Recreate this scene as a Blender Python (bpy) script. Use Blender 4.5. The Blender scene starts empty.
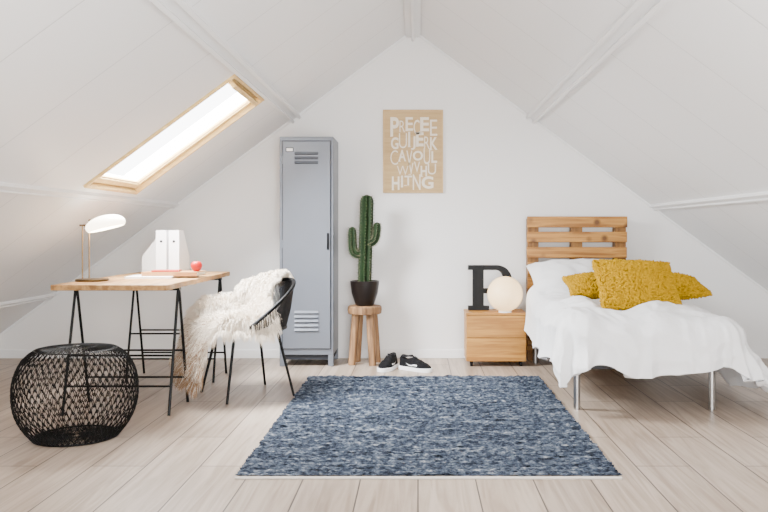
import bpy, bmesh, math, random
from mathutils import Vector, Matrix, noise
random.seed(7)
PI=math.pi
C=bpy.context.scene.collection
F=795.0; H=1.05; VX=418.0; VY=231.0
# ------------------------------------------------------------------ helpers
class MB:
    def __init__(s): s.v=[]; s.f=[]; s.m=[]
    def add(s,vs,fs,mi=0):
        o=len(s.v); s.v+= [Vector(v) for v in vs]
        for f in fs: s.f.append([i+o for i in f]); s.m.append(mi)
        return s
    def box(s,x0,x1,y0,y1,z0,z1,mi=0,M=None):
        vs=[Vector((x,y,z)) for z in (z0,z1) for y in (y0,y1) for x in (x0,x1)]
        if M: vs=[M@v for v in vs]
        return s.add(vs,[(0,2,3,1),(4,5,7,6),(0,1,5,4),(2,6,7,3),(0,4,6,2),(1,3,7,5)],mi)
    def tube(s,path,r,n=8,closed=False,mi=0,cap=True):
        P=[Vector(p) for p in path]; N=len(P)
        R=r if isinstance(r,(list,tuple)) else [r]*N
        T=[]
        for i in range(N):
            if closed: t=P[(i+1)%N]-P[i-1]
            else: t=P[min(i+1,N-1)]-P[max(i-1,0)]
            T.append(t.normalized() if t.length>1e-9 else Vector((0,0,1)))
        a=Vector((0,0,1)) if abs(T[0].z)<.9 else Vector((1,0,0))
        u=T[0].cross(a).normalized(); vs=[]; 
        for i in range(N):
            u=(u-T[i]*u.dot(T[i]))
            u=u.normalized() if u.length>1e-6 else T[i].orthogonal().normalized()
            w=T[i].cross(u)
            for k in range(n):
                an=2*PI*k/n
                vs.append(P[i]+(u*math.cos(an)+w*math.sin(an))*R[i])
        fs=[]
        for i in range(N if closed else N-1):
            j=(i+1)%N
            for k in range(n):
                l=(k+1)%n
                fs.append((i*n+k,i*n+l,j*n+l,j*n+k))
        if not closed and cap:
            fs.append(tuple(range(n))[::-1]); fs.append(tuple((N-1)*n+k for k in range(n)))
        return s.add(vs,fs,mi)
    def lathe(s,prof,c=(0,0,0),n=40,mi=0):
        c=Vector(c); vs=[]; fs=[]
        for (r,z) in prof:
            for k in range(n):
                a=2*PI*k/n; vs.append(c+Vector((r*math.cos(a),r*math.sin(a),z)))
        for i in range(len(prof)-1):
            for k in range(n):
                l=(k+1)%n; fs.append((i*n+k,i*n+l,(i+1)*n+l,(i+1)*n+k))
        if prof[0][0]>1e-4: fs.append(tuple(range(n))[::-1])
        if prof[-1][0]>1e-4: fs.append(tuple((len(prof)-1)*n+k for k in range(n)))
        return s.add(vs,fs,mi)
    def prism(s,poly,fn,t0,t1,mi=0):
        n=len(poly); vs=[fn(a,b,t0) for a,b in poly]+[fn(a,b,t1) for a,b in poly]
        fs=[tuple(range(n))[::-1],tuple(range(n,2*n))]+[(i,(i+1)%n,n+(i+1)%n,n+i) for i in range(n)]
        return s.add(vs,fs,mi)
    def grid(s,nu,nv,fn,mi=0):
        vs=[fn(i/nu,j/nv) for j in range(nv+1) for i in range(nu+1)]
        fs=[(j*(nu+1)+i,j*(nu+1)+i+1,(j+1)*(nu+1)+i+1,(j+1)*(nu+1)+i) for j in range(nv) for i in range(nu)]
        return s.add(vs,fs,mi)
def wloc(o):
    p=Vector((0,0,0))
    while o: p+=o.location; o=o.parent
    return p
def build(name,mb,mats,parent=None,loc=None,smooth=True,bevel=0,local=False,angle=40):
    me=bpy.data.meshes.new(name)
    o=bpy.data.objects.new(name,me); C.objects.link(o)
    if parent: o.parent=parent
    if loc is not None: o.location=loc
    off=Vector((0,0,0)) if local else wloc(o)
    me.from_pydata([tuple(v-off) for v in mb.v],[],mb.f)
    if not isinstance(mats,(list,tuple)): mats=[mats]
    for m in mats: me.materials.append(m)
    for p,mi in zip(me.polygons,mb.m): p.material_index=mi
    bm=bmesh.new(); bm.from_mesh(me); bmesh.ops.recalc_face_normals(bm,faces=bm.faces); bm.to_mesh(me); bm.free()
    if smooth:
        me.polygons.foreach_set('use_smooth',[True]*len(me.polygons))
        bm=bmesh.new(); bm.from_mesh(me)
        for e in bm.edges:
            if len(e.link_faces)==2 and e.calc_face_angle(0)>math.radians(angle): e.smooth=False
        bm.to_mesh(me); bm.free()
    if bevel:
        b=o.modifiers.new('b','BEVEL'); b.width=bevel; b.segments=2; b.limit_method='ANGLE'; b.angle_limit=math.radians(35)
    return o
def tag(o,label,cat,group=None,kind=None):
    o['label']=label; o['category']=cat
    if group: o['group']=group
    if kind: o['kind']=kind
    return o
def thing(name,label,cat,loc,rz=0,group=None):
    o=bpy.data.objects.new(name,None); C.objects.link(o); o.location=loc; o.rotation_euler=(0,0,rz)
    o.empty_display_size=.05
    return tag(o,label,cat,group)
def struct(o): o['kind']='structure'; return o
def stuff(o): o['kind']='stuff'; return o
def dup(root,loc,rz,label):
    r=root.copy(); C.objects.link(r); r.location=loc; r.rotation_euler=(0,0,rz); r['label']=label
    for ch in list(root.children):
        c=ch.copy(); C.objects.link(c); c.parent=r
        for g in list(ch.children):
            d=g.copy(); C.objects.link(d); d.parent=c
    return r
def sstep(a,b,x):
    t=min(1,max(0,(x-a)/(b-a))); return t*t*(3-2*t)
# ------------------------------------------------------------------ materials
def mat(name,col,rough=.5,metal=0,bump=0,bscale=50,col2=None,nscale=5,emit=None,estr=0,spec=None,sheen=0):
    m=bpy.data.materials.new(name); m.use_nodes=True; nt=m.node_tree; b=nt.nodes['Principled BSDF']
    b.inputs['Base Color'].default_value=(*col,1); b.inputs['Roughness'].default_value=rough; b.inputs['Metallic'].default_value=metal
    if spec is not None: b.inputs['Specular IOR Level'].default_value=spec
    if sheen: b.inputs['Sheen Weight'].default_value=sheen
    tc=nt.nodes.new('ShaderNodeTexCoord')
    c2=col2 or tuple(c*.93 for c in col)
    n=nt.nodes.new('ShaderNodeTexNoise'); n.inputs['Scale'].default_value=nscale; n.inputs['Detail'].default_value=4
    nt.links.new(tc.outputs['Object'],n.inputs['Vector'])
    mx=nt.nodes.new('ShaderNodeMix'); mx.data_type='RGBA'
    mx.inputs['A'].default_value=(*col,1); mx.inputs['B'].default_value=(*c2,1)
    nt.links.new(n.outputs['Fac'],mx.inputs['Factor']); nt.links.new(mx.outputs['Result'],b.inputs['Base Color'])
    if bump:
        n2=nt.nodes.new('ShaderNodeTexNoise'); n2.inputs['Scale'].default_value=bscale; n2.inputs['Detail'].default_value=3
        nt.links.new(tc.outputs['Object'],n2.inputs['Vector'])
        bp=nt.nodes.new('ShaderNodeBump'); bp.inputs['Strength'].default_value=bump; bp.inputs['Distance'].default_value=.01
        nt.links.new(n2.outputs['Fac'],bp.inputs['Height']); nt.links.new(bp.outputs['Normal'],b.inputs['Normal'])
    if emit:
        b.inputs['Emission Color'].default_value=(*emit,1); b.inputs['Emission Strength'].default_value=estr
    return m
def wood(name,c1,c2,axis='x',rough=.5,scale=1.0,knots=False):
    m=bpy.data.materials.new(name); m.use_nodes=True; nt=m.node_tree; b=nt.nodes['Principled BSDF']
    b.inputs['Roughness'].default_value=rough; b.inputs['Specular IOR Level'].default_value=.3
    tc=nt.nodes.new('ShaderNodeTexCoord'); mp=nt.nodes.new('ShaderNodeMapping')
    sc={'x':(1.5,22,22),'y':(22,1.5,22),'z':(22,22,1.5)}[axis]
    mp.inputs['Scale'].default_value=[a*scale for a in sc]
    nt.links.new(tc.outputs['Object'],mp.inputs['Vector'])
    n=nt.nodes.new('ShaderNodeTexNoise'); n.inputs['Scale'].default_value=1.6; n.inputs['Detail'].default_value=6; n.inputs['Distortion'].default_value=.6
    nt.links.new(mp.outputs['Vector'],n.inputs['Vector'])
    r=nt.nodes.new('ShaderNodeValToRGB'); r.color_ramp.elements[0].position=.36; r.color_ramp.elements[1].position=.64
    r.color_ramp.elements[0].color=(*c2,1); r.color_ramp.elements[1].color=(*c1,1)
    nt.links.new(n.outputs['Fac'],r.inputs['Fac']); out=r.outputs['Color']
    if knots:
        v=nt.nodes.new('ShaderNodeTexVoronoi'); v.inputs['Scale'].default_value=6; nt.links.new(tc.outputs['Object'],v.inputs['Vector'])
        mr=nt.nodes.new('ShaderNodeMapRange'); mr.inputs['From Min'].default_value=.08; mr.inputs['From Max'].default_value=.22; mr.inputs['To Min'].default_value=.1; mr.inputs['To Max'].default_value=1
        nt.links.new(v.outputs['Distance'],mr.inputs['Value'])
        mx=nt.nodes.new('ShaderNodeMix'); mx.data_type='RGBA'; mx.inputs['A'].default_value=(c2[0]*.35,c2[1]*.3,c2[2]*.3,1)
        nt.links.new(mr.outputs[0],mx.inputs['Factor']); nt.links.new(out,mx.inputs['B']); out=mx.outputs['Result']
    nt.links.new(out,b.inputs['Base Color'])
    bp=nt.nodes.new('ShaderNodeBump'); bp.inputs['Strength'].default_value=.25; bp.inputs['Distance'].default_value=.004
    nt.links.new(n.outputs['Fac'],bp.inputs['Height']); nt.links.new(bp.outputs['Normal'],b.inputs['Normal'])
    return m
def floor_mat():
    m=bpy.data.materials.new('whitewashed_planks'); m.use_nodes=True; nt=m.node_tree; b=nt.nodes['Principled BSDF']
    N=nt.nodes.new; L=nt.links.new
    tc=N('ShaderNodeTexCoord'); sp=N('ShaderNodeSeparateXYZ'); cb=N('ShaderNodeCombineXYZ')
    L(tc.outputs['Object'],sp.inputs[0]); L(sp.outputs['Y'],cb.inputs['X']); L(sp.outputs['X'],cb.inputs['Y'])
    br=N('ShaderNodeTexBrick'); L(cb.outputs[0],br.inputs['Vector'])
    br.inputs['Scale'].default_value=1; br.inputs['Brick Width'].default_value=1.35; br.inputs['Row Height'].default_value=.243
    br.inputs['Mortar Size'].default_value=.0034; br.inputs['Mortar Smooth'].default_value=.3; br.inputs['Bias'].default_value=0
    br.offset=.37; br.offset_frequency=2
    br.inputs['Color1'].default_value=(.50,.405,.325,1); br.inputs['Color2'].default_value=(.38,.30,.235,1); br.inputs['Mortar'].default_value=(.06,.042,.03,1)
    mp=N('ShaderNodeMapping'); mp.inputs['Scale'].default_value=(15,.8,1); L(tc.outputs['Object'],mp.inputs['Vector'])
    n=N('ShaderNodeTexNoise'); n.inputs['Scale'].default_value=1.4; n.inputs['Detail'].default_value=8; n.inputs['Distortion'].default_value=1.6; L(mp.outputs[0],n.inputs['Vector'])
    r=N('ShaderNodeValToRGB'); r.color_ramp.elements[0].position=.32; r.color_ramp.elements[1].position=.62
    r.color_ramp.elements[0].color=(.66,.61,.56,1); r.color_ramp.elements[1].color=(1.0,1.0,1.0,1); L(n.outputs['Fac'],r.inputs['Fac'])
    mx=N('ShaderNodeMix'); mx.data_type='RGBA'; mx.blend_type='MULTIPLY'; mx.inputs['Factor'].default_value=1
    L(br.outputs['Color'],mx.inputs['A']); L(r.outputs['Color'],mx.inputs['B']); L(mx.outputs['Result'],b.inputs['Base Color'])
    b.inputs['Roughness'].default_value=.36; b.inputs['Specular IOR Level'].default_value=.4
    bp=N('ShaderNodeBump'); bp.inputs['Strength'].default_value=.3; bp.inputs['Distance'].default_value=.002; bp.invert=True
    L(br.outputs['Fac'],bp.inputs['Height']); L(bp.outputs['Normal'],b.inputs['Normal'])
    return m
def rug_mat():
    m=bpy.data.materials.new('woven_denim'); m.use_nodes=True; nt=m.node_tree; b=nt.nodes['Principled BSDF']
    N=nt.nodes.new; L=nt.links.new
    tc=N('ShaderNodeTexCoord')
    def ns(sc,det=4,f0=.34,f1=.66,dist=0):
        mp=N('ShaderNodeMapping'); mp.inputs['Scale'].default_value=sc; L(tc.outputs['Object'],mp.inputs['Vector'])
        n=N('ShaderNodeTexNoise'); n.inputs['Scale'].default_value=1; n.inputs['Detail'].default_value=det; n.inputs['Roughness'].default_value=.7; n.inputs['Distortion'].default_value=dist; L(mp.outputs[0],n.inputs['Vector'])
        r0=N('ShaderNodeMapRange'); L(n.outputs['Fac'],r0.inputs['Value']); r0.inputs['From Min'].default_value=f0; r0.inputs['From Max'].default_value=f1
        return r0.outputs[0]
    def mul(a,k,add=None):
        q=N('ShaderNodeMath'); q.operation='MULTIPLY_ADD' if add is not None else 'MULTIPLY'; L(a,q.inputs[0]); q.inputs[1].default_value=k
        if add is not None: L(add,q.inputs[2])
        return q.outputs[0]
    fine=ns((30,62,1),2,dist=.3)
    tot=mul(fine,.46,mul(ns((8,55,1),dist=.4),.32,mul(ns((1.8,18,1)),.26)))
    r=N('ShaderNodeValToRGB'); e=r.color_ramp.elements
    e[0].position=.16; e[0].color=(.008,.010,.014,1); e[1].position=1; e[1].color=(.52,.53,.54,1)
    for p,c in ((.38,(.028,.036,.055)),(.52,(.058,.074,.106)),(.66,(.112,.136,.175)),(.82,(.225,.25,.29))):
        x=e.new(p); x.color=(*c,1)
    L(tot,r.inputs['Fac']); L(r.outputs['Color'],b.inputs['Base Color']); b.inputs['Roughness'].default_value=.9; b.inputs['Specular IOR Level'].default_value=.1
    bp=N('ShaderNodeBump'); bp.inputs['Strength'].default_value=1; bp.inputs['Distance'].default_value=.014
    L(fine,bp.inputs['Height']); L(bp.outputs['Normal'],b.inputs['Normal'])
    return m
def panel_mat():
    m=bpy.data.materials.new('painted_roof_panels'); m.use_nodes=True
    nt=m.node_tree; N=nt.nodes.new; L=nt.links.new; b=nt.nodes['Principled BSDF']; b.inputs['Roughness'].default_value=.5
    tc=N('ShaderNodeTexCoord'); sp=N('ShaderNodeSeparateXYZ'); L(tc.outputs['Object'],sp.inputs[0])
    a=N('ShaderNodeMath'); a.operation='ADD'; a.inputs[1].default_value=20.12; L(sp.outputs['Y'],a.inputs[0])
    w=N('ShaderNodeMath'); w.operation='PINGPONG'; w.inputs[1].default_value=.31; L(a.outputs[0],w.inputs[0])
    mr=N('ShaderNodeMapRange'); mr.inputs['From Min'].default_value=0; mr.inputs['From Max'].default_value=.005; L(w.outputs[0],mr.inputs['Value'])
    mx=N('ShaderNodeMix'); mx.data_type='RGBA'; mx.inputs['A'].default_value=(.56,.56,.56,1); mx.inputs['B'].default_value=(.84,.842,.845,1)
    L(mr.outputs[0],mx.inputs['Factor']); L(mx.outputs['Result'],b.inputs['Base Color'])
    bp=N('ShaderNodeBump'); bp.inputs['Strength'].default_value=.5; bp.inputs['Distance'].default_value=.003
    L(mr.outputs[0],bp.inputs['Height']); L(bp.outputs['Normal'],b.inputs['Normal'])
    return m
M={}
M['wall']=mat('white_wall_paint',(.83,.822,.815),.7,bump=.05,bscale=120,col2=(.81,.802,.795),nscale=2)
M['roof']=panel_mat()
M['trim']=mat('white_trim_paint',(.86,.86,.86),.45)
M['floor']=floor_mat(); M['rug']=rug_mat()
M['hem']=mat('cream_hem',(.55,.51,.46),.9,bump=.4,bscale=200)
M['pine']=wood('clear_pine',(.78,.57,.25),(.66,.44,.16),'x',.4)
M['locker']=mat('grey_blue_steel',(.155,.170,.200),.34,.25,col2=(.138,.152,.180))
M['lockdark']=mat('dark_slot',(.03,.032,.038),.6,spec=.1)
M['chrome']=mat('brushed_steel',(.45,.45,.45),.3,1)
M['ply']=wood('plywood_print',(.54,.375,.185),(.45,.30,.135),'x',.6)
M['letter']=mat('white_ink',(.82,.75,.63),.7)
M['frame']=wood('pale_frame',(.62,.43,.21),(.50,.33,.15),'z',.5)
M['stool']=wood('rough_elm',(.32,.18,.085),(.10,.05,.022),'z',.6,scale=.9)
M['oak']=wood('golden_oak',(.49,.245,.052),(.31,.135,.025),'x',.45)
M['pallet']=wood('varnished_pallet_pine',(.50,.245,.052),(.24,.095,.016),'x',.45,knots=True)
M['palletz']=wood('pallet_bearer',(.27,.125,.028),(.15,.062,.014),'z',.5)
M['table']=wood('table_plank',(.46,.26,.10),(.22,.11,.038),'y',.5)
M['black']=mat('black_metal',(.003,.003,.0034),.45,.0,spec=.15)
M['blackw']=mat('black_wire',(.003,.003,.003),.5,.0,spec=.15)
M['pot']=mat('dark_brown_ceramic',(.009,.006,.005),.35,spec=.3)
M['soil']=mat('potting_soil',(.03,.02,.013),1,bump=1,bscale=80)
M['cactus']=mat('cactus_skin',(.016,.038,.011),.6,col2=(.005,.015,.004),nscale=18,bump=.3,bscale=60,spec=.2)
M['spine']=mat('cactus_spines',(.20,.20,.12),.7)
M['shoe']=mat('black_knit',(.005,.005,.006),.8,bump=.5,bscale=250,spec=.15)
M['shoein']=mat('shoe_lining',(.02,.02,.022),.9,spec=.1)
M['sole']=mat('white_rubber',(.85,.85,.85),.5)
M['linen']=mat('white_cotton',(.84,.845,.86),.85,bump=.4,bscale=30,col2=(.82,.825,.84),sheen=.1)
M['pillow']=mat('white_pillow_cotton',(.84,.845,.86),.85,bump=.3,bscale=20)
M['mattress']=mat('mattress_ticking',(.70,.70,.70),.9)
M['bedframe']=mat('dark_grey_steel',(.03,.03,.033),.5,.2,spec=.2)
M['white']=mat('white_lacquer',(.8,.8,.8),.4)
M['mustard']=mat('mustard_yarn',(.58,.345,.002),.85,col2=(.28,.145,.001),nscale=40,spec=.1)
M['fur']=mat('cream_fleece',(.87,.79,.68),.9,col2=(.77,.66,.53),nscale=5,spec=.2)
M['furtip']=mat('tan_fleece',(.42,.27,.165),.9,col2=(.25,.145,.08),nscale=14,spec=.1)
M['brass']=mat('aged_brass',(.16,.10,.045),.4,1)
M['lampshade']=mat('lit_opal_glass',(.95,.93,.88),.4,emit=(1,.88,.66),estr=7)
M['globe']=mat('lit_globe',(.88,.70,.44),.5,emit=(1,.68,.34),estr=1.7,col2=(.75,.52,.28),nscale=7,bump=.4,bscale=14)
M['file']=mat('white_card',(.85,.85,.85),.6)
M['red']=mat('apple_red',(.46,.005,.004),.3,col2=(.28,.003,.002),spec=.3)
M['stem']=mat('apple_stem',(.08,.04,.02),.8)
M['bookcover']=mat('tan_book_cover',(.36,.165,.055),.6)
M['redcover']=mat('red_book_cover',(.38,.025,.010),.6)
M['pages']=mat('paper_pages',(.66,.55,.40),.9)
gl=bpy.data.materials.new('window_glass'); gl.use_nodes=True; nt=gl.node_tree; nt.nodes.clear()
o_=nt.nodes.new('ShaderNodeOutputMaterial'); tr=nt.nodes.new('ShaderNodeBsdfTransparent'); gs=nt.nodes.new('ShaderNodeBsdfGlossy'); gs.inputs['Roughness'].default_value=.02
ms=nt.nodes.new('ShaderNodeMixShader'); ms.inputs[0].default_value=.06
nt.links.new(tr.outputs[0],ms.inputs[1]); nt.links.new(gs.outputs[0],ms.inputs[2]); nt.links.new(ms.outputs[0],o_.inputs[0]); M['glass']=gl
# ------------------------------------------------------------------ room
YB=6.57; YF=-2.2; RX=-.041; RZ=2.711; SL=.737; XL=-3.45; XR=3.40
TH=math.atan(SL); cosT,sinT=math.cos(TH),math.sin(TH)
def zl(x): return RZ+SL*(x-RX)
def zr(x): return RZ-SL*(x-RX)
struct(build('floor',MB().box(XL-.1,XR+.1,YF-.1,YB+.1,-.1,0),M['floor'],smooth=False))
def gable(name,y0,y1):
    pl=[(XL,-.0),(XR,-.0),(XR,zr(XR)+.0),(RX,RZ),(XL,zl(XL))]
    return struct(build(name,MB().prism(pl,lambda a,b,t:Vector((a,t,b)),y0,y1),M['wall'],smooth=False))
gable('wall_back',YB,YB+.1); gable('wall_front',YF-.1,YF)
struct(build('wall_left',MB().box(XL-.1,XL,YF,YB,0,zl(XL)+.05),M['wall'],smooth=False))
struct(build('wall_right',MB().box(XR,XR+.1,YF,YB,0,zr(XR)+.05),M['wall'],smooth=False))
def ML(side):   # local (d down the slope, y, h outward)
    s=-1 if side=='l' else 1
    def fn(d,y,h): return Vector((RX+s*(d*cosT)+s*h*sinT, y, RZ-d*sinT+h*cosT))
    return fn
L_=ML('l'); R_=ML('r')
def rbox(mb,fn,d0,d1,y0,y1,h0,h1,mi=0):
    vs=[fn(d,y,h) for h in (h0,h1) for y in (y0,y1) for d in (d0,d1)]
    return mb.add(vs,[(0,2,3,1),(4,5,7,6),(0,1,5,4),(2,6,7,3),(0,4,6,2),(1,3,7,5)],mi)
WD0=(-1.06-RX)/-cosT; WD1=(-1.94-RX)/-cosT; WY0=4.60; WY1=5.45
dl=(RX-XL)/cosT+.1; dr=(XR-RX)/cosT+.1
mb=MB(); T=.14
rbox(mb,L_,0,WD0,YF,YB,0,T); rbox(mb,L_,WD1,dl,YF,YB,0,T)
rbox(mb,L_,WD0,WD1,YF,WY0,0,T); rbox(mb,L_,WD0,WD1,WY1,YB,0,T)
rbox(mb,R_,0,dr,YF,YB,0,T)
struct(build('ceiling',mb,M['roof'],smooth=False))
k=0
def trim(mb):
    global k; k+=1
    return struct(build('trim_%d'%k,mb,M['trim'],smooth=False,bevel=.003))
def dz(z,): return (RZ-z)/sinT
for fn,zz in ((L_,(1.99,1.265,.52)),(R_,(1.985,1.25,.50))):
    for z in zz:
        d=dz(z); mb=MB(); q=1.0 if z>1.5 else .62
        y1=YB-.001
        rbox(mb,fn,d-.050*q,d+.050*q,YF,y1,-.012,.02); rbox(mb,fn,d-.045*q,d-.022*q,YF,y1,-.034*q,-.01); rbox(mb,fn,d+.022*q,d+.045*q,YF,y1,-.034*q,-.01)
        trim(mb)
mb=MB()
mb.prism([(RX-.06,RZ-.062),(RX+.06,RZ-.062),(RX+.06,RZ-.03),(RX,RZ),(RX-.06,RZ-.03)],lambda a,b,t:Vector((a,t,b)),YF,YB-.001)
mb.box(RX-.012,RX+.012,YF,YB-.002,RZ-.095,RZ-.06); trim(mb)
for fn,dd in ((L_,dl-.12),(R_,dr-.12)):
    mb=MB(); rbox(mb,fn,.05,dd,YB-.018,YB,-.014,.01); trim(mb)
struct(build('baseboard_back',MB().box(XL,XR,YB-.014,YB,0,.07),M['trim'],smooth=False,bevel=.003))
# skylight
w=bpy.data.objects.new('window_1',None); C.objects.link(w); w.location=L_((WD0+WD1)/2,(WY0+WY1)/2,0); w['kind']='structure'
def ring(mb,fn,d0,d1,y0,y1,t,h0,h1):
    rbox(mb,fn,d0,d0+t,y0,y1,h0,h1); rbox(mb,fn,d1-t,d1,y0,y1,h0,h1)
    rbox(mb,fn,d0+t,d1-t,y0,y0+t,h0,h1); rbox(mb,fn,d0+t,d1-t,y1-t,y1,h0,h1)
mb=MB(); ring(mb,L_,WD0,WD1,WY0,WY1,.020,-.016,.045); build('window_lining',mb,M['pine'],w,smooth=False,bevel=.002)
mb=MB(); ring(mb,L_,WD0+.020,WD1-.020,WY0+.020,WY1-.020,.020,.03,.10); build('window_frame',mb,M['white'],w,smooth=False)
mb=MB(); ring(mb,L_,WD0+.030,WD1-.030,WY0+.030,WY1-.030,.042,.012,.040); build('window_sash',mb,M['pine'],w,smooth=False,bevel=.004)
mb=MB(); ring(mb,L_,WD0+.072,WD1-.072,WY0+.072,WY1-.072,.007,.024,.038); build('glazing_bead',mb,M['frame'],w,smooth=False)
mb=MB(); rbox(mb,L_,WD0+.072,WD1-.072,WY0+.072,WY1-.072,.032,.036); build('window_pane',mb,M['glass'],w,smooth=False)
mb=MB(); rbox(mb,L_,WD0+.04,WD0+.07,WY0+.1,WY1-.1,-.035,.012); build('vent_handle',mb,M['pine'],w,smooth=False,bevel=.004)
# ------------------------------------------------------------------ rug
X0,X1,Y0,Y1=-.775,.862,3.37,5.68
rug=thing('rug','large blue and grey flat woven rag rug lying in the middle of the floor','rug',((X0+X1)/2,(Y0+Y1)/2,0))
def rf(u,v):
    x=X0+(X1-X0)*u; y=Y0+(Y1-Y0)*v
    e=noise.noise((x*38,y*70,0))
    if u in (0,1): x+=.014*noise.noise((y*9,u,3))+.008*noise.noise((y*60,u,3))
    if v in (0,1): y+=.010*noise.noise((x*6,v,3))
    return Vector((x,y,.013+e*.008+.005*math.sin(y*2*PI/.034+2*noise.noise((x*6,y*3,1)))))
mb=MB(); mb.grid(130,520,rf); build('woven_field',mb,M['rug'],rug)
mb=MB()
for y in (Y0-.006,Y1+.006): mb.tube([(X0+(X1-X0)*i/60,y+.004*noise.noise((i*.7,y,0)),.006) for i in range(61)],.007,6)
for x in (X0,X1): mb.tube([(x+.004*noise.noise((x,i*.5,0)),Y0+(Y1-Y0)*i/80,.005) for i in range(81)],.004,6)
build('hem',mb,M['hem'],rug)
# ------------------------------------------------------------------ locker
lx0,lx1,ly0,ly1,lz=-1.073,-.656,6.16,6.55,1.781
lk=thing('locker','tall narrow grey-blue metal locker with louvred door against the back wall','locker',((lx0+lx1)/2,(ly0+ly1)/2,0))
mb=MB(); mb.box(lx0,lx1,ly0,ly1,.09,lz)
build('body',mb,M['locker'],lk,smooth=False,bevel=.004)
mb=MB(); mb.box(lx0+.01,lx1-.01,ly0+.02,ly1-.02,.05,.091); build('plinth',mb,M['lockdark'],lk,smooth=False)
for x in (lx0+.02,lx1-.02):
    for y in (ly0+.02,ly1-.02):
        mb=MB(); mb.box(x-.02,x+.02,y-.02,y+.02,0,.09); build('leg',mb,M['locker'],lk,smooth=False,bevel=.003)
dx0,dx1=lx0+.026,lx1-.022; fy=ly0
mb=MB(); mb.box(dx0,dx1,fy-.014,fy+.0,.14,lz-.035)
door=build('door',mb,M['locker'],lk,smooth=False,bevel=.004)
mb=MB()
mb.box(dx0-.006,dx0,fy-.003,fy-.0005,.135,lz-.03); mb.box(dx1,dx1+.006,fy-.003,fy-.0005,.135,lz-.03); mb.box(dx0,dx1,fy-.003,fy-.0005,lz-.035,lz-.03); mb.box(dx0,dx1,fy-.003,fy-.0005,.135,.14)
build('door_gap',mb,M['lockdark'],lk,smooth=False)
def louvre(z):
    cx=(dx0+dx1)/2; mb=MB(); mb.box(cx-.09,cx+.09,fy-.0165,fy-.0135,z-.006,z+.002,1)
    mb.prism([(0,0),(-.014,-.002),(0,.016)],lambda a,b,t:Vector((t,fy-.014+a,z+.002+b)),cx-.092,cx+.092,0)
    build('louvre',mb,[M['locker'],M['lockdark']],door,smooth=False)
for z in (1.575,1.61,1.645): louvre(z)
for i in range(5): louvre(.28+i*.034)
mb=MB(); mb.box(dx0+.025,dx0+.085,fy-.018,fy-.014,lz-.12,lz-.085); build('card_holder',mb,M['lockdark'],door,smooth=False,bevel=.001)
mb=MB(); mb.box(dx0+.031,dx0+.079,fy-.0186,fy-.018,lz-.114,lz-.091); build('card',mb,M['file'],door,smooth=False)
mb=MB(); mb.box(dx1-.026,dx1-.010,fy-.022,fy-.014,.905,1.035,0); mb.box(dx1-.022,dx1-.014,fy-.034,fy-.022,.93,1.01,0)
build('latch',mb,M['black'],door,smooth=False,bevel=.003)
for z in (.35,.95,1.6):
    mb=MB(); mb.tube([(dx0-.004,fy-.006,z-.03),(dx0-.004,fy-.006,z+.03)],.006,8); build('hinge',mb,M['locker'],lk)
# ------------------------------------------------------------------ poster
px0,px1,pz0,pz1=-.289,.207,1.364,2.05
ps=thing('wall_print','plywood coloured print filled with white capital letters hanging on the back wall','picture',((px0+px1)/2,YB-.012,pz0))
build('board',MB().box(px0+.008,px1-.008,YB-.018,YB-.002,pz0+.008,pz1-.008),M['ply'],ps,smooth=False)
mb=MB(); fr=.010
mb.box(px0,px0+fr,YB-.022,YB-.001,pz0,pz1); mb.box(px1-fr,px1,YB-.022,YB-.001,pz0,pz1); mb.box(px0+fr,px1-fr,YB-.022,YB-.001,pz0,pz0+fr); mb.box(px0+fr,px1-fr,YB-.022,YB-.001,pz1-fr,pz1)
build('frame',mb,M['frame'],ps,smooth=False,bevel=.002)
def text_mesh(body,x0,x1,z0,z1,y,off=.012,shear=0):
    cu=bpy.data.curves.new('t','FONT'); cu.body=body; cu.extrude=0; cu.resolution_u=4; cu.offset=off; cu.shear=shear
    ob=bpy.data.objects.new('t',cu); C.objects.link(ob); bpy.context.view_layer.update()
    me=bpy.data.meshes.new_from_object(ob.evaluated_get(bpy.context.evaluated_depsgraph_get()))
    vs=[v.co.copy() for v in me.vertices]; fs=[tuple(p.vertices) for p in me.polygons]
    bpy.data.objects.remove(ob); bpy.data.curves.remove(cu); bpy.data.meshes.remove(me)
    a0=min(v.x for v in vs); a1=max(v.x for v in vs); b0=min(v.y for v in vs); b1=max(v.y for v in vs)
    return [Vector((x0+(v.x-a0)/(a1-a0)*(x1-x0),y,z0+(v.y-b0)/(b1-b0)*(z1-z0))) for v in vs],fs
mb=MB(); random.seed(4)
def pz(py): return 1.05+(231-py)/121
def pxx(px): return (px-418)/121
rows=[("PRECEE",[(390.5,399,117.5,136.5),(399.6,405,121,132.5),(405.6,413,117.5,131),(413.6,419.6,120,135),(420.2,429,117.5,131.5),(430,437.2,120,136)]),
("GUIJERK",[(391,398.5,137.5,149.5),(399,407,133.5,148.5),(408.2,410.2,132,147),(411,415.5,136.5,150),(416,423.6,132.5,146.5),(424.2,429.4,136.8,149),(430,437.4,137.4,150)]),
("CAVOUL",[(390.5,398,150.5,165),(398.4,406,150,161.5),(406.5,412.3,150.8,166),(412.8,423,151,160.8),(423.6,430.2,148.5,164.5),(431.3,437,151.5,163)]),
("WVVHU",[(397,408.5,166,175.3),(408.8,413.5,163,174.5),(414,420,161.8,172.5),(420.6,427,166,176.5),(427.8,436,164,174.6)]),
("HITNG",[(392,399.5,176.6,190),(401,403,175.8,187.5),(404.5,412,175.8,185.5),(412.8,420.5,174.5,190),(421.6,433.4,176.4,188.8)])]
kk_=0
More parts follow.
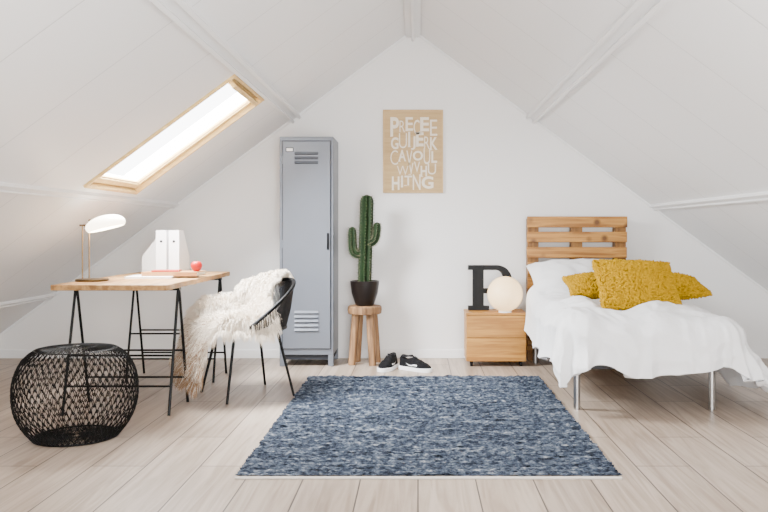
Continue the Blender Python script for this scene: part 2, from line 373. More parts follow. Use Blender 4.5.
for body,cells in rows:
    for ch,(a,b,t,bt) in zip(body,cells):
        kk_+=1; off=(-.004,.030,.006,.018,-.010,.024)[(kk_*5)%6]
        vs,fs=text_mesh(ch,pxx(a),pxx(b),pz(bt),pz(t),YB-.0186,off=off); mb.add(vs,fs)
        if kk_%2 and ch in 'PRUHIKVEAT':
            mb.box(pxx(a-.3),pxx(a+2.4),YB-.0187,YB-.0185,pz(bt)-.003,pz(bt)+.002)
build('lettering',mb,M['letter'],ps,smooth=False)
# ------------------------------------------------------------------ stool + cactus
sx,sy=-.422,6.30
st=thing('stool','small round rustic wooden stool under the potted cactus','stool',(sx,sy,0))
mb=MB(); mb.lathe([(.0,.395),(.122,.395),(.132,.40),(.136,.43),(.133,.452),(.124,.46),(0,.46)],(sx,sy,0),36); build('seat',mb,M['stool'],st)
for a in (35,125,215,305):
    ca,sa=math.cos(math.radians(a)),math.sin(math.radians(a)); mb=MB()
    mb.tube([(sx+ca*.080,sy+sa*.080,.40),(sx+ca*.100,sy+sa*.100,.2),(sx+ca*.118,sy+sa*.118,0)],[.033,.031,.028],12)
    build('leg',mb,M['stool'],st)
pc=thing('cactus_pot','dark brown tapered ceramic pot on the wooden stool','plant pot',(sx,sy,.46))
mb=MB(); mb.lathe([(0,0),(.068,0),(.078,.02),(.104,.10),(.113,.165),(.116,.195),(.106,.197),(.100,.17),(0,.165)],(sx,sy,.46),40); build('pot',mb,M['pot'],pc)
mb=MB(); mb.lathe([(.1005,.172),(.05,.178),(0,.18)],(sx,sy,.46),24); build('soil',mb,M['soil'],pc)
cc=thing('cactus','tall ribbed dark green cactus with two upturned arms growing in the brown pot','cactus',(sx,sy,.635))
def ribbed(path,R,nr=8,sub=6):
    mb=MB(); sp=MB(); P=[Vector(p) for p in path]; N=len(P); n=nr*sub; vs=[]
    u=None
    for i in range(N):
        t=(P[min(i+1,N-1)]-P[max(i-1,0)]).normalized()
        if u is None: u=Vector((1,0,0)) if abs(t.x)<.8 else Vector((0,0,1))
        u=(u-t*u.dot(t)).normalized(); w=t.cross(u)
        for k in range(n):
            a=2*PI*k/n; r=R[i]*(1+.20*math.cos(nr*a))*(1+.05*noise.noise((i*.6,R[0]*50,0)))
            d=(u*math.cos(a)+w*math.sin(a)); vs.append(P[i]+d*r)
            if k%sub==0 and 0<i<N-1:
                for q in range(4):
                    dd=(d+Vector((random.uniform(-.8,.8),random.uniform(-.8,.8),random.uniform(-.8,.8)))).normalized()
                    sp.tube([P[i]+d*r*.98,P[i]+d*r+dd*.014],[.0013,.0003],3)
    fs=[(i*n+k,i*n+(k+1)%n,(i+1)*n+(k+1)%n,(i+1)*n+k) for i in range(N-1) for k in range(n)]
    fs.append(tuple((N-1)*n+k for k in range(n))); fs.append(tuple(range(n))[::-1])
    mb.add(vs,fs); return mb,sp
def resample(pts,n):
    out=[]; P=[Vector(p) for p in pts]
    for i in range(n):
        t=i/(n-1)*(len(P)-1); k=min(int(t),len(P)-2); f=t-k
        p0=P[max(k-1,0)];p1=P[k];p2=P[k+1];p3=P[min(k+2,len(P)-1)]
        out.append(.5*((2*p1)+(p2-p0)*f+(2*p0-5*p1+4*p2-p3)*f*f+(3*p1-p0-3*p2+p3)*f**3))
    return out
def domed(n,r,r0=.9): return [r*(r0+(1-r0)*min(1,i/4))*(math.sqrt(max(0,1-((i-(n-5))/4.0)**2))*.97+.03 if i>n-5 else 1) for i in range(n)]
n=34; m1,s1=ribbed(resample([(sx+.0,sy,.641),(sx+.004,sy,.85),(sx+.012,sy,1.1),(sx+.018,sy,1.338)],n),domed(n,.045))
build('stem',m1,M['cactus'],cc); stuff(build('spines',s1,M['spine'],cc))
for pts,r in (([(sx-.02,sy,.875),(sx-.065,sy-.01,.868),(sx-.092,sy-.01,.90),(sx-.098,sy-.01,.98),(sx-.100,sy-.01,1.085)],.029),([(sx+.02,sy,.95),(sx+.055,sy-.01,.958),(sx+.082,sy-.01,.985),(sx+.095,sy-.01,1.04),(sx+.10,sy-.01,1.12)],.027)):
    n=26; m1,s1=ribbed(resample(pts,n),domed(n,r,.75),7,5); a=build('arm',m1,M['cactus'],cc); stuff(build('spines',s1,M['spine'],a))
# ------------------------------------------------------------------ shoes (local: toe +x)
def make_shoe():
    t=thing('sneaker','','shoe',(0,0,0),0,'pair of black sneakers by the stool')
    Ls=.28
    def hw(s): # half width
        return (.032+.012*math.sin(PI*min(1,s/.9)*.5)+.010*math.exp(-((s-.72)/.2)**2))*math.sqrt(max(0,1-max(0,(s-.72)/.285)**2.2))*math.sqrt(max(0,1-max(0,(.12-s)/.125)**2))
    def top(s):
        pts=[(0,.09),(.06,.108),(.2,.10),(.35,.108),(.45,.104),(.62,.082),(.8,.064),(.93,.05),(1,.03)]
        for a,b in zip(pts,pts[1:]):
            if s<=b[0]:
                f=(s-a[0])/(b[0]-a[0]); f=f*f*(3-2*f); return a[1]+(b[1]-a[1])*f
        return .03
    def sole(z0,z1,g):
        out=[]; n=30
        for i in range(n+1):
            s=i/n; out.append(((s-.5)*(Ls+g),hw(s)+g*.5))
        for i in range(n,-1,-1):
            s=i/n; out.append(((s-.5)*(Ls+g),-hw(s)-g*.5))
        mb=MB(); mb.prism(out,lambda a,b,tt:Vector((a,b,tt)),z0,z1); return mb
    build('sole',sole(0,.030,.010),M['sole'],t,local=True,bevel=.003)
    mb=MB(); nu,nv=36,20
    def fn(u,v):
        s=u; a=PI*v; h=top(s); w=hw(s)
        c,sn=math.cos(a),math.sin(a)
        c=math.copysign(abs(c)**.7,c); z=.018+(h-.018)*abs(sn)**.75
        x=(s-.5)*Ls
        if .08<s<.42 and sn>.8: z-=.035*min(1,(sn-.8)*12)*math.sin(PI*(s-.08)/.34)**.5
        narrow=1-.28*sn*(1 if s<.5 else .3)
        return Vector((x,w*c*narrow,z))
    mb.grid(nu,nv,fn); build('upper',mb,M['shoe'],t,local=True)
    mb=MB()
    mb.tube([Vector(((.25+.165*math.cos(a)-.5)*Ls,.024*math.sin(a),top(.25+.165*math.cos(a))+.001)) for a in [2*PI*i/24 for i in range(24)]],.006,6,closed=True); build('collar',mb,M['shoein'],t,local=True)
    mb=MB()
    for s in (.46,.51,.56,.61,.66):
        z=top(s); mb.tube([Vector(((s-.5)*Ls,.024,z-.006)),Vector(((s-.495)*Ls,.012,z+.002)),Vector(((s-.49)*Ls,0,z+.004)),Vector(((s-.495)*Ls,-.012,z+.002)),Vector(((s-.5)*Ls,-.024,z-.006))],.0022,5)
    build('laces',mb,M['shoein'],t,local=True)
    for sgn in (-1,1):
        mb=MB(); pa=[]
        for i in range(13):
            q=i/12; s=.25+.42*q; pa.append((s,.062-.018*math.sin(PI*min(1,q*1.4)*.8)-.004*q,.005*math.sin(PI*min(1,q*1.05)*.5)))
        vs=[]
        for s,z,wd in pa:
            for e in (-1,1):
                zz=z+e*wd; h=top(s); k2=((zz-.018)/(h-.018)); sn=min(1,k2**(1/.75)); c=math.sqrt(1-sn*sn)**.7
                vs.append(Vector(((s-.5)*Ls,sgn*(hw(s)*c*(1-.28*sn*(1 if s<.5 else .3))+.0025),zz)))
        mb.add(vs,[(2*i,2*i+1,2*i+3,2*i+2) for i in range(12)]); build('side_mark',mb,M['sole'],t,local=True)
    return t
sh=make_shoe(); sh.location=(-.225,6.03,0); sh.rotation_euler=(0,0,math.radians(250)); sh['label']='black sneaker with white sole, the one nearer the wooden stool'
dup(sh,(-.02,5.98,0),math.radians(-34),'black sneaker with white sole, the one nearer the bedside box')
# ------------------------------------------------------------------ bedside box
bx0,bx1,by0,by1=.375,.838,6.14,6.46
nb=thing('bedside_box','golden oak storage box on small casters beside the bed','bedside table',((bx0+bx1)/2,(by0+by1)/2,0))
mb=MB(); mb.box(bx0,bx1,by0+.012,by1,.04,.40); build('body',mb,M['oak'],nb,smooth=False,bevel=.002)
build('lid',MB().box(bx0-.004,bx1+.004,by0-.004,by1,.40,.417),M['oak'],nb,smooth=False,bevel=.003)
for z0,z1 in ((.043,.222),(.226,.397)): build('front_panel',MB().box(bx0+.003,bx1-.003,by0,by0+.013,z0,z1),M['oak'],nb,smooth=False,bevel=.003)
for x in (bx0+.04,bx1-.04):
    for y in (by0+.04,by1-.04):
        mb=MB(); mb.tube([(x-.01,y,.018),(x+.01,y,.018)],.018,14); mb.box(x-.013,x+.013,y-.008,y+.008,.022,.04); build('caster',mb,M['black'],nb)
# letter R
ly=6.36; s=F/ly
def lp(px,py): return ((px-418)/s,1.05+(231-py)/s)
base=lp(0,309)[1]; zb=.417-base
mb=MB()
def bxp(a,b,c,d): # px rect
    x0,z1=lp(a,c); x1,z0=lp(b,d); mb.box(x0,x1,ly-.022,ly+.022,z0+zb,z1+zb)
bxp(468,489,304.5,309); bxp(472.5,483.5,268.5,304.7); bxp(468,483.8,264,268.7)
outer=[];inner=[]
for i in range(21):
    a=PI/2-PI*i/20
    outer.append((497+14.5*math.cos(a),278-14*math.sin(a))); inner.append((495.5+7.5*math.cos(a),278-9.2*math.sin(a)))
ring_=[(483.2,264)]+outer+[(483.2,292)]
inn=[(483.2,268.8)]+inner+[(483.2,287.2)]
mpts=[lp(*p) for p in ring_]; ipts=[lp(*p) for p in inn]; nn_=len(mpts)
vs=[]
for t_ in (ly-.022,ly+.022):
    vs+=[Vector((a,t_,b+zb)) for a,b in mpts]+[Vector((a,t_,b+zb)) for a,b in ipts]
fs=[]
for i in range(nn_-1):
    fs+=[(i,i+1,nn_+i+1,nn_+i),(2*nn_+i,3*nn_+i,3*nn_+i+1,2*nn_+i+1),(i,2*nn_+i,2*nn_+i+1,i+1),(nn_+i,nn_+i+1,3*nn_+i+1,3*nn_+i)]
mb.add(vs,fs)
leg_=[lp(*p) for p in ((489,291.5),(499,291.5),(509,304),(512,304),(512,309),(501,309))]
mb.prism([(a,b+zb) for a,b in leg_],lambda a,b,t:Vector((a,t,b)),ly-.022,ly+.022)
o=build('letter_ornament',mb,M['black'],loc=(.5,ly,.417),smooth=False)
tag(o,'black freestanding capital letter R with slab serifs on the bedside box','letter')
gy=6.19; gx=(505-418)/(F/gy); gr=.137
gl_=thing('globe_lamp','glowing warm white globe lamp standing in front of the black letter','lamp',(gx,gy,.417))
mb=MB(); pr=[(gr*math.sin(PI*i/28),gr-gr*math.cos(PI*i/28)+.006) for i in range(29)]; mb.lathe(pr,(gx,gy,.417),48); build('globe',mb,M['globe'],gl_)
mb=MB(); mb.lathe([(0,0),(.05,0),(.05,.014),(0,.014)],(gx,gy,.417),24); build('base',mb,M['file'],gl_)
# ------------------------------------------------------------------ bed
pal=thing('pallet_headboard','upright varnished wooden pallet used as headboard behind the white bed','headboard',(1.29,6.46,0))
for x in (.89,1.245,1.60): build('bearer',MB().box(x,x+.09,6.455,6.545,.0,1.15),M['palletz'],pal,smooth=False,bevel=.003)
zt=1.168; random.seed(9)
for i in range(9):
    z1=zt-i*.124; 
    dx=random.uniform(-.004,.004)
    build('slat',MB().box(.885+dx,1.695+dx,6.43,6.455,z1-.088+random.uniform(-.004,.004),z1),M['pallet'],pal,smooth=False,bevel=.004)
bc=1.33
bed=thing('bed','single bed with slim steel legs under the white duvet','bed',(bc,5.5,0))
mb=MB(); 
for x in (.93,1.68): mb.box(x,x+.05,4.66,6.38,.24,.29)
for y in (4.66,5.0,5.5,6.0,6.34): mb.box(.98,1.68,y,y+.04,.24,.28)
build('frame',mb,M['bedframe'],bed,smooth=False,bevel=.003)
for x in (.935,1.73):
    for y in (4.68,6.33):
        mb=MB(); mb.tube([(x,y,0),(x,y,.26)],.02,16); build('leg',mb,M['chrome'],bed)
o=build('mattress',MB().box(.935,1.725,4.67,6.40,.291,.465),M['mattress'],loc=(bc,5.5,.291),smooth=False,bevel=.03); tag(o,'mattress on the steel bed frame, mostly hidden under the duvet','mattress')
# duvet
CX0,CX1,CY0,CY1=.95,1.72,4.66,6.12
def ridge(x,y,z): return 1-2*abs(noise.noise((x,y,z)))
def duv(u,v):
    OL,OR,OF=.37,.58,.37
    a=(CX0-OL)+(CX1-CX0+OL+OR)*u; b=(CY0-OF)+(CY1-CY0+OF)*v
    qx=min(max(a,CX0),CX1); qy=max(b,CY0); ex,ey=a-qx,b-qy
    if ex and ey:   # round off the corner of the cloth
        O=OL if ex<0 else OR; nx,ny=ex/O,ey/OF; mm=max(abs(nx),abs(ny)); l=math.hypot(nx,ny); kk=mm/l; q_=.62 if ex<0 else .85; kk=kk*q_+1-q_; ex*=kk; ey*=kk
    d=math.hypot(ex,ey)
    puff=.055*noise.noise((a*2.8,b*2.4,1))+.030*noise.noise((a*6,b*5,11))
    wr=.015*ridge(a*4+noise.noise((b*4,a*3,0))*1.4,b*5,7)+.007*ridge(a*11,b*8+a*5,3)
    top=.580+puff
    top+=.07*max(0,(b-5.7)/.4)**1.5
    if d<1e-6:
        ed=min(a-CX0,CX1-a,b-CY0); top-=.026*max(0,1-ed/.16)**2
        top-=.05*sstep(6.02,6.12,b)
        return Vector((a,b,max(.51,top+wr)))
    dx,dy=ex/d,ey/d; top-=.026
    rt=max(0,dx); lf=max(0,-dx); fl=.10+.44*rt*rt-.04*lf
    R=.135-.04*lf
    if d<R*PI/2: an=d/R; out=R*math.sin(an); dn=R*(1-math.cos(an)); k2=0
    else:
        e=d-R*PI/2; out=R+fl*e; dn=R+e*math.sqrt(1-fl*fl); k2=e
    fo=noise.noise((qx*5+dx*1.4,qy*5+dy*1.4,2)); f2=ridge(qx*8+dx*2.5,qy*8+dy*2.5,9+d*1.2)-.5
    amp=min(1,d/.15)
    la=1-.55*lf*sstep(5.0,5.6,qy)
    out+=((.085*fo+.038*f2)*amp*min(1,.35+k2*5)+.032*amp)*la
    out+=.016*ridge(qx*6+dx,d*7+dy*2,5)*amp*la
    out=max(out,.02+.8*min(d,.06))
    dn+=.012*noise.noise((qx*4+dx,qy*4+dy,8))*amp
    dn+=.02*rt*amp*math.sin(qy*9)*min(1,k2*4)
    z=max(.05,max(.51,top)-dn+wr*(1-amp))
    return Vector((qx+dx*out,qy+dy*out,z))
mb=MB(); mb.grid(190,210,duv); o=build('duvet',mb,M['linen'],loc=(bc,5.4,.48),angle=180)
sm=o.modifiers.new('s','SOLIDIFY'); sm.thickness=.045; sm.offset=1 if o.data.polygons[20000].normal.z<0 else -1
sb=o.modifiers.new('u','BEVEL'); sb.width=.018; sb.segments=3; sb.limit_method='ANGLE'; sb.angle_limit=math.radians(60)
tag(o,'white crumpled duvet draped over the bed and hanging down its sides','duvet')
def cushion_mb(w,h,t,n=36,pinch=.10,seed=0):
    mb=MB(); 
    def P(u,v,s):
        a=2*u-1;b=2*v-1
        x=a*w/2*(1-pinch*(1-abs(b)**2)*abs(a)**3*1.0); y=b*h/2*(1-pinch*(1-abs(a)**2)*abs(b)**3)
        z=s*t/2*(max(0,1-abs(a)**2.6)**.6)*(max(0,1-abs(b)**2.6)**.6)
        z+=.008*noise.noise((x*6+seed,y*6,s))*(1-abs(a)**4)*(1-abs(b)**4)
        return Vector((x,y,z))
    mb.grid(n,n,lambda u,v:P(u,v,1)); mb.grid(n,n,lambda u,v:P(1-u,v,-1))
    return mb,P
mb,_=cushion_mb(.78,.46,.25,pinch=.06,seed=3)
for v in mb.v: v.z+=.014*ridge(v.x*8,v.y*8,2)*(1 if v.z>0 else 0)
o=build('pillow',mb,M['pillow'],loc=(1.26,6.20,.665),local=True,angle=180); o.rotation_euler=(math.radians(28),0,math.radians(2))
tag(o,'plump white bed pillow slumped against the pallet headboard','pillow')
def shaggy(w,h,t,nt,seed):
    random.seed(seed); mb,P=cushion_mb(w,h,t,24,pinch=.04,seed=seed)
    for q in range(nt):
        s=1 if random.random()<.66 else -1
        u,v=random.random(),random.random()
        if random.random()<.10: u=random.choice((0.004,.996))
        elif random.random()<.10: v=random.choice((.004,.996))
        e=.01; p=P(u,v,s); u2=min(max(u,e),1-e);v2=min(max(v,e),1-e)
        nn=(P(u2+e,v2,s)-P(u2-e,v2,s)).cross(P(u2,v2+e,s)-P(u2,v2-e,s))*s
        nn=nn.normalized() if nn.length>1e-9 else Vector((0,0,s))
        nn=(nn+Vector(((2*u-1)**5*1.0,(2*v-1)**5*1.0,0))+Vector([random.uniform(-.7,.7) for _ in range(3)])).normalized()
        ln=random.uniform(.011,.022); side=Vector([random.uniform(-1,1) for _ in range(3)])
        mb.tube([p-nn*.004,p+nn*ln*.5+side*.002,p+nn*ln*.85+side*.003,p+nn*ln+side*.003],[.0045,.0068,.0068,.0035],6)
    return mb
mb=shaggy(.90,.37,.15,6200,11)
o=build('cushion',mb,M['mustard'],loc=(1.475,5.42,.675),local=True,angle=180); o.rotation_euler=(math.radians(12),0,math.radians(-2))
tag(o,'wide shaggy mustard yellow cushion lying flat behind the smaller one on the bed','cushion')
mb=shaggy(.485,.37,.17,4800,12)
o=build('cushion',mb,M['mustard'],loc=(1.39,5.06,.705),local=True,angle=180); o.rotation_euler=(math.radians(46),math.radians(2),math.radians(3))
tag(o,'smaller shaggy mustard yellow cushion propped upright in front on the bed','cushion')
# ------------------------------------------------------------------ table
random.seed(5)
tx0,tx1,ty0,ty1=-2.045,-1.395,4.42,5.90
outl=[]; 
for i in range(41): outl.append((tx0+.012*noise.noise((i*.35,1,0)),ty0+(ty1-ty0)*i/40))
for i in range(40,-1,-1): outl.append((tx1+.014*noise.noise((i*.3,5,0)),ty0+(ty1-ty0)*i/40))
o=build('table_top',MB().prism(outl,lambda a,b,t:Vector((a,b,t)),.718,.75),M['table'],loc=((tx0+tx1)/2,(ty0+ty1)/2,.718),smooth=False,bevel=.004)
tag(o,'thick wooden plank table top with natural edges resting on two black trestles','table top')
def make_trestle(cy,label):
    t=thing('trestle',label,'trestle',(-1.72,cy,0),0,'black trestles under the table')
    xl,xr=-2.02,-1.415
    mb=MB(); mb.box(xl-.01,xr+.01,cy-.02,cy+.02,.700,.718); build('top_bar',mb,M['black'],t,smooth=False)
    for x in (xl,xr):
        for sg in (-1,1):
            mb=MB(); mb.tube([(x,cy+sg*.012,.702),(x,cy+sg*.185,0)],.0085,8); build('leg',mb,M['black'],t)
    for z in (.16,.33):
        for sg in (-1,1):
            y=cy+sg*(.012+.173*(1-z/.702)); mb=MB(); mb.tube([(xl,y,z),(xr,y,z)],.006,8); build('crossbar',mb,M['black'],t)
    return t
t=make_trestle(4.70,'black metal trestle under the near end of the table, behind the wire basket')
dup(t,(-1.72,5.68,0),0,'black metal trestle under the far end of the table, nearer the back wall')
# desk lamp
dlx,dly=-1.955,4.77
d=thing('desk_lamp','small brass desk lamp with lit white glass shade at the left end of the table','lamp',(dlx,dly,.75))
mb=MB(); mb.lathe([(0,0),(.094,0),(.097,.005),(.094,.013),(.02,.016),(0,.016)],(dlx,dly,.75),40); build('base',mb,M['brass'],d)
for dx in (-.058,-.018):
    mb=MB(); mb.tube([(dlx+dx,dly,.76),(dlx+dx,dly,1.085+(0 if dx<-.03 else .03))],.0042,8); build('rod',mb,M['brass'],d)
mb=MB(); mb.tube([(dlx-.075,dly,1.085),(dlx+.02,dly,1.085)],.005,8); mb.tube([(dlx-.018,dly,1.08),(dlx-.018,dly,1.115),(dlx+.04,dly,1.11)],.005,8); build('arm',mb,M['brass'],d)
mb=MB()
SM=Matrix.Translation((dlx+.080,dly,1.088))@Matrix.Rotation(math.radians(-14),4,'Y')
def shf(u,v):
    a=2*PI*u; ph=-.45+(PI*.5+.45)*v
    return SM@Vector((.118*math.cos(a)*math.cos(ph),.090*math.sin(a)*math.cos(ph),.057*math.sin(ph)))
mb.grid(40,16,shf); sd=build('lamp_shade',mb,M['lampshade'],d,angle=180)
q=sd.modifiers.new('s','SOLIDIFY'); q.thickness=.003
mb=MB(); mb.lathe([(.024*math.sin(PI*i/12),-.024*math.cos(PI*i/12)) for i in range(13)],(dlx+.07,dly,1.09),20); build('bulb',mb,M['lampshade'],d)
# magazine files
def make_file(label,loc,rz,group='white magazine files on the table'):
    t=thing('magazine_file',label,'magazine file',loc,rz,group)
    W,D,Hh=.070,.245,.305; th=.0025
    side=[(0,0),(D,0),(D,.12),(.10,Hh),(0,Hh)]     # y from spine
    for x in (-W/2,W/2-th): build('side_panel',MB().prism(side,lambda a,b,q:Vector((q,a,b)),x,x+th),M['file'],t,smooth=False,local=True)
    build('spine',MB().box(-W/2+th,W/2-th,0,th,.0,Hh),M['file'],t,smooth=False,local=True)
    mb=MB(); mb.tube([(0,-.002,.23),(0,.0005,.23)],.009,18); build('finger_hole',mb,M['lockdark'],t,local=True)
    build('bottom',MB().box(-W/2+th,W/2-th,th,D,0,th),M['file'],t,smooth=False,local=True)
    build('front_lip',MB().box(-W/2+th,W/2-th,D-th,D,th,.12),M['file'],t,smooth=False,local=True)
    return t
f1=make_file('white card magazine file with its spine forward, the middle of the three',(-1.732,5.36,.75),0)
dup(f1,(-1.646,5.36,.75),0,'white card magazine file with its spine forward, nearest the red apple')
dup(f1,(-1.715,5.68,.75),math.radians(90),'white magazine file turned sideways with slanted side showing, nearest the lamp')
# books + apple
def book(name,label,x0,x1,y0,y1,z0,z1,cm,rz=0):
    cx,cy=(x0+x1)/2,(y0+y1)/2
    t=thing(name,label,'book',(cx,cy,z0),rz,'books lying on the table')
    w,dd,h=x1-x0,y1-y0,z1-z0; c=.003
    mb=MB(); mb.box(-w/2,w/2,-dd/2,dd/2,0,c); mb.box(-w/2,w/2,-dd/2,dd/2,h-c,h); mb.box(-w/2,w/2,-dd/2,-dd/2+c,c,h-c)
    build('cover',mb,cm,t,smooth=False,local=True)
    build('pages',MB().box(-w/2+.004,w/2-.004,-dd/2+c,dd/2-.004,c,h-c),M['pages'],t,smooth=False,local=True)
book('book','pale closed book at the bottom of the small pile on the table',-1.85,-1.56,5.00,5.25,.75,.762,M['file'],.05)
book('book','tan covered book on the pale book beside the red apple',-1.76,-1.405,5.06,5.27,.762,.788,M['bookcover'],-.02)
book('book','small red covered book on top of the tan book',-1.71,-1.54,5.08,5.2,.788,.798,M['redcover'],.12)
ax,ay,az=-1.435,5.15,.788
ap=thing('apple','shiny red apple sitting on the tan book','apple',(ax,ay,az))
mb=MB(); mb.lathe([(.0,.004),(.014,0),(.027,.01),(.035,.03),(.036,.042),(.030,.058),(.018,.065),(.008,.062),(0,.056)],(ax,ay,az),28); build('body',mb,M['red'],ap)
mb=MB(); mb.tube([(ax,ay,az+.056),(ax+.003,ay,az+.075)],.0015,5); build('stem',mb,M['stem'],ap)
# ------------------------------------------------------------------ wire basket
bx,by=-1.745,4.06
bk=thing('wire_basket','round black woven wire basket pouf on the floor in front of the table','basket',(bx,by,0))
Hb=.455
# profile runs up the barrel side and over a rounded shoulder onto the top
def prof(h):
    z=.006+min(1,h)*(Hb-.012)
    x=2*h-1.0; r=.205+.088*(1-abs(x)**2.3)+.010*h
    if h>.88: q=(h-.88)/.12; z-=.012*(1-math.cos(q*PI/2))*0; r-=.020*q*q
    return r,z
mb=MB(); Mn=52; rows=16; wr=.0020
for j in range(-1,rows):
    for kq in range(Mn):
        pts=[]
        for q in range(8):
            tt=q/7; h=min(1,max(0,(j+1.55*math.sin(PI*tt))/rows)); ph=2*PI*(kq+.5*(j%2)+tt*1.0)/Mn; r,z=prof(h); r+=.003*math.sin(PI*tt)
            pts.append((bx+r*math.cos(ph),by+r*math.sin(ph),z))
        mb.tube(pts,wr,4,cap=False)
build('side_mesh',mb,M['blackw'],bk)
for nm,z,r0 in (('top_mesh',Hb-.006,prof(1)[0]),('bottom_mesh',.006,prof(0)[0])):
    mb=MB(); rr=10
    for j in range(-1,rr):
        mm=Mn if j<5 else Mn//2
        for kq in range(mm):
            pts=[]
            for q in range(6):
                tt=q/5; f=min(1,1-(j+1.5*math.sin(PI*tt))/(rr+1.8)); ph=2*PI*(kq+.5*(j%2)+tt)/mm
                zz=z+(.016*(1-f*f) if z>.1 else 0)
                pts.append((bx+r0*f*math.cos(ph),by+r0*f*math.sin(ph),zz))
            mb.tube(pts,wr,4,cap=False)
    build(nm,mb,M['blackw'],bk)
for z,r,w_ in ((Hb-.006,prof(1)[0],.0028),(.006,prof(0)[0],.005)):
    mb=MB(); mb.tube([(bx+r*math.cos(2*PI*i/60),by+r*math.sin(2*PI*i/60),z) for i in range(60)],w_,8,closed=True); build('rim',mb,M['blackw'],bk)
# ------------------------------------------------------------------ chair
cx,cy=-1.10,5.12; fd=Vector((-.82,-.57,0)).normalized(); pd=Vector((-fd.y,fd.x,0))
ch=thing('tub_chair','black string tub chair with thin legs beside the table, sheepskin over it','chair',(cx,cy,0))
Cc=Vector((cx,cy,0))
def cp(f,p,z): return Cc+fd*f+pd*p+Vector((0,0,z))
def ringp(th,r,z): return cp(-math.cos(th)*r,math.sin(th)*r,z)
mb=MB(); mb.tube([ringp(2*PI*i/48,.245,.43) for i in range(48)],.011,8,closed=True); build('seat_frame',mb,M['black'],ch)
mb=MB()
for i in range(26):
    o_=-.235+.47*i/25; hw_=math.sqrt(max(0,.242**2-o_**2))
    mb.tube([cp(o_,-hw_,.43),cp(o_,0,.418),cp(o_,hw_,.43)],.0035,5); mb.tube([cp(-hw_,o_,.43),cp(0,o_,.415),cp(hw_,o_,.43)],.0035,5)
build('seat',mb,M['black'],ch)
def hz(th): return .445+.285*(max(0,math.cos(th*.80)))**1.0
def hr(th): return .285+.015*math.cos(th)
TM=math.radians(108)
mb=MB(); pts=[ringp(-TM,.245,.43)]+[ringp(-TM+2*TM*i/50,hr(-TM+2*TM*i/50),hz(-TM+2*TM*i/50)) for i in range(51)]+[ringp(TM,.245,.43)]
mb.tube(pts,.012,8); build('back_frame',mb,M['black'],ch)
mb=MB(); NS=90
for i in range(NS):
    th=-TM+2*TM*(i+.5)/NS
    mb.tube([ringp(th,.245,.43),ringp(th,.275,(.43+hz(th))/2-.02),ringp(th,hr(th),hz(th))],.0036,5)
build('string_back',mb,M['black'],ch)
for a in (45,135,225,315):
    ca,sa=math.cos(math.radians(a)),math.sin(math.radians(a)); mb=MB()
    mb.tube([cp(ca*.20,sa*.20,.425),cp(ca*.315,sa*.315,0)],[.010,.008],8); build('leg',mb,M['black'],ch)
# sheepskin
path=[(-.31,.70),(-.303,.73),(-.280,.757),(-.225,.735),(-.16,.64),(-.10,.54),(0,.495),(.16,.485),(.275,.465),(.335,.39),(.36,.28),(.365,.17)]
RP=resample([(a,0,b) for a,b in path],60)
PS=-.205
def skin(u,v):
    t=u*59; k2=min(int(t),58); f=t-k2; p=RP[k2].lerp(RP[k2+1],f)
    w=(2*v-1); back=1-sstep(.28,.52,u); front=sstep(.62,.85,u)
    nearw=.26
    hwid=nearw*(1-front)+.20*front; hwid=hwid*(1-back)+.185*back
    hwid*=1+.08*math.sin(u*13+(2 if w>0 else 0))
    if u>.93: hwid*=1-.5*((u-.93)/.07)
    o2=w*hwid+PS*back
    r=.30
    thb=o2/r; bf=p.x*math.cos(thb)-.005; bp_=-p.x*math.sin(thb) if p.x<0 else o2
    bz=p.z-(hz(0)-hz(thb))*max(0,min(1,(p.z-.45)/.28))*.6
    ao=abs(o2)
    if o2<0:
        up=(.09*(1-front))*sstep(.15,.27,ao); fall=max(0,ao-.285)*1.9*(1-front); so=-min(ao,.30)
    else:
        up=-.0; fall=max(0,ao-.20)*1.3*(1-front); so=min(ao,.30)
    sz=p.z+up-fall-.05*front*w*w
    x=p.x*(1-back)+bf*back; y=so*(1-back)+bp_*back; z=sz*(1-back)+bz*back
    z+=.014*noise.noise((u*9,v*5,0)); x+=.02*noise.noise((u*7,v*6,4))*front
    return cp(x,y,z+.012)
mb=MB(); mb.grid(60,30,skin,0)
random.seed(21)
UP=Vector((0,0,1)); e=.012
tu=skin(.6+e,.5)-skin(.6-e,.5); tv=skin(.6,.5+e)-skin(.6,.5-e); NSIGN=1 if tu.cross(tv).z>0 else -1
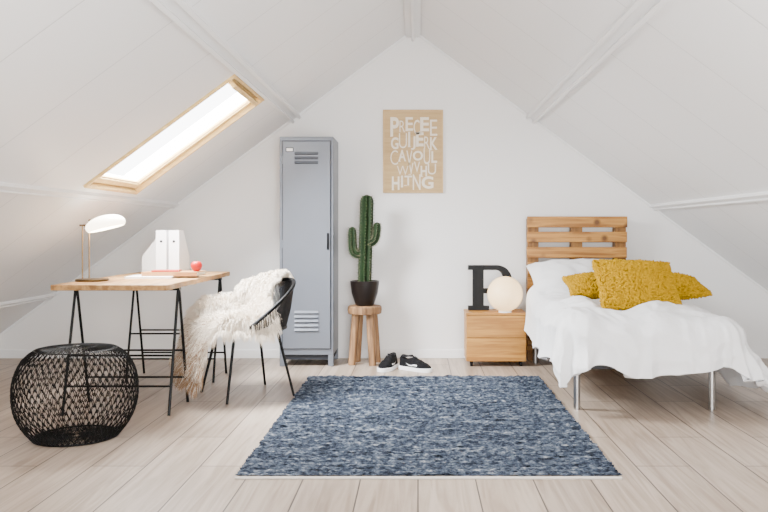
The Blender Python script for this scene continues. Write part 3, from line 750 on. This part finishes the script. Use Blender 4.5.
for q in range(50000):
    u,v=random.random(),random.random()
    rr_=random.random()
    if rr_<.09: v=random.choice((0.0,1.0))
    elif rr_<.12: u=random.choice((0.0,1.0))
    uu=min(max(u,e),1-e); vv=min(max(v,e),1-e)
    du=skin(uu+e,vv)-skin(uu-e,vv); dv=skin(uu,vv+e)-skin(uu,vv-e)
    nrm=du.cross(dv).normalized()*NSIGN
    p=skin(u,v); outv=dv.normalized()*(2*v-1)
    cl=Vector((noise.noise((u*26,v*14,0)),noise.noise((u*26,v*14,5)),noise.noise((u*26,v*14,9))))*1.1
    dd=(nrm*.9+outv*.8*abs(2*v-1)**4+du.normalized()*.35-UP*.25+cl+Vector([random.uniform(-.22,.22) for _ in range(3)])).normalized()
    if dd.dot(nrm)<.1: dd=(dd+nrm*.5).normalized()
    ln=random.uniform(.045,.082)*(.42+.58*sstep(.08,.32,u)); sd_=dd.cross(Vector([random.uniform(-1,1) for _ in range(3)])).normalized()
    p1=p+dd*ln*.5; p2=p+dd*ln*.85-UP*.014; p3=p2+dd*ln*.2-UP*.024
    mi=1 if (u>.72 and random.random()<(u-.71)*3.0) else 0
    wA,wB=.0018,.0012
    mb.add([p-sd_*wA,p+sd_*wA,p1+sd_*wA,p1-sd_*wA,p2+sd_*wB,p2-sd_*wB,p3],[(0,1,2,3),(3,2,4,5),(5,4,6)],mi)
o=build('sheepskin',mb,[M['fur'],M['furtip']],loc=(cx,cy,.45),angle=180)
tag(o,'long haired cream sheepskin draped over the seat and back of the black chair','sheepskin')
# ------------------------------------------------------------------ light
def area(name,loc,target,sx_,sy_,pw,col=(1,1,1)):
    l=bpy.data.lights.new(name,'AREA'); l.shape='RECTANGLE'; l.size=sx_; l.size_y=sy_; l.energy=pw; l.color=col
    o=bpy.data.objects.new(name,l); C.objects.link(o); o.location=loc
    o.rotation_euler=(Vector(target)-Vector(loc)).to_track_quat('-Z','Y').to_euler(); return o
area('front_fill',(0.9,-1.6,1.3),(-.2,6,1.1),1.6,1.2,300,(1,.995,.985))  # added fill lamp behind the camera; the front gable has no window
n_=L_((WD0+WD1)/2,(WY0+WY1)/2,.6); area('sky_light',n_,L_((WD0+WD1)/2,(WY0+WY1)/2,-1),1.3,1.2,700,(.95,.975,1))
area('roof_fill',(0.3,1.2,.5),(.9,3.0,2.4),2.0,1.0,80,(.97,.985,1))  # added unseen lamp aimed up at the roof slopes to brighten them
def pt(name,loc,pw,col,r):
    l=bpy.data.lights.new(name,'POINT'); l.energy=pw; l.color=col; l.shadow_soft_size=r
    o=bpy.data.objects.new(name,l); C.objects.link(o); o.location=loc
pt('desk_bulb',(dlx+.075,dly,1.02),4.0,(1,.85,.65),.03)
wd=bpy.data.worlds.new('world'); bpy.context.scene.world=wd; wd.use_nodes=True
wd.node_tree.nodes['Background'].inputs['Color'].default_value=(.97,.98,1,1); wd.node_tree.nodes['Background'].inputs['Strength'].default_value=11
cam=bpy.data.cameras.new('camera'); co=bpy.data.objects.new('camera',cam); C.objects.link(co)
co.location=(0,0,H); co.rotation_euler=(PI/2,0,0); cam.sensor_width=36; cam.lens=F/768*36; cam.shift_x=-34/768; cam.shift_y=-25/768; cam.clip_start=.05
bpy.context.scene.camera=co
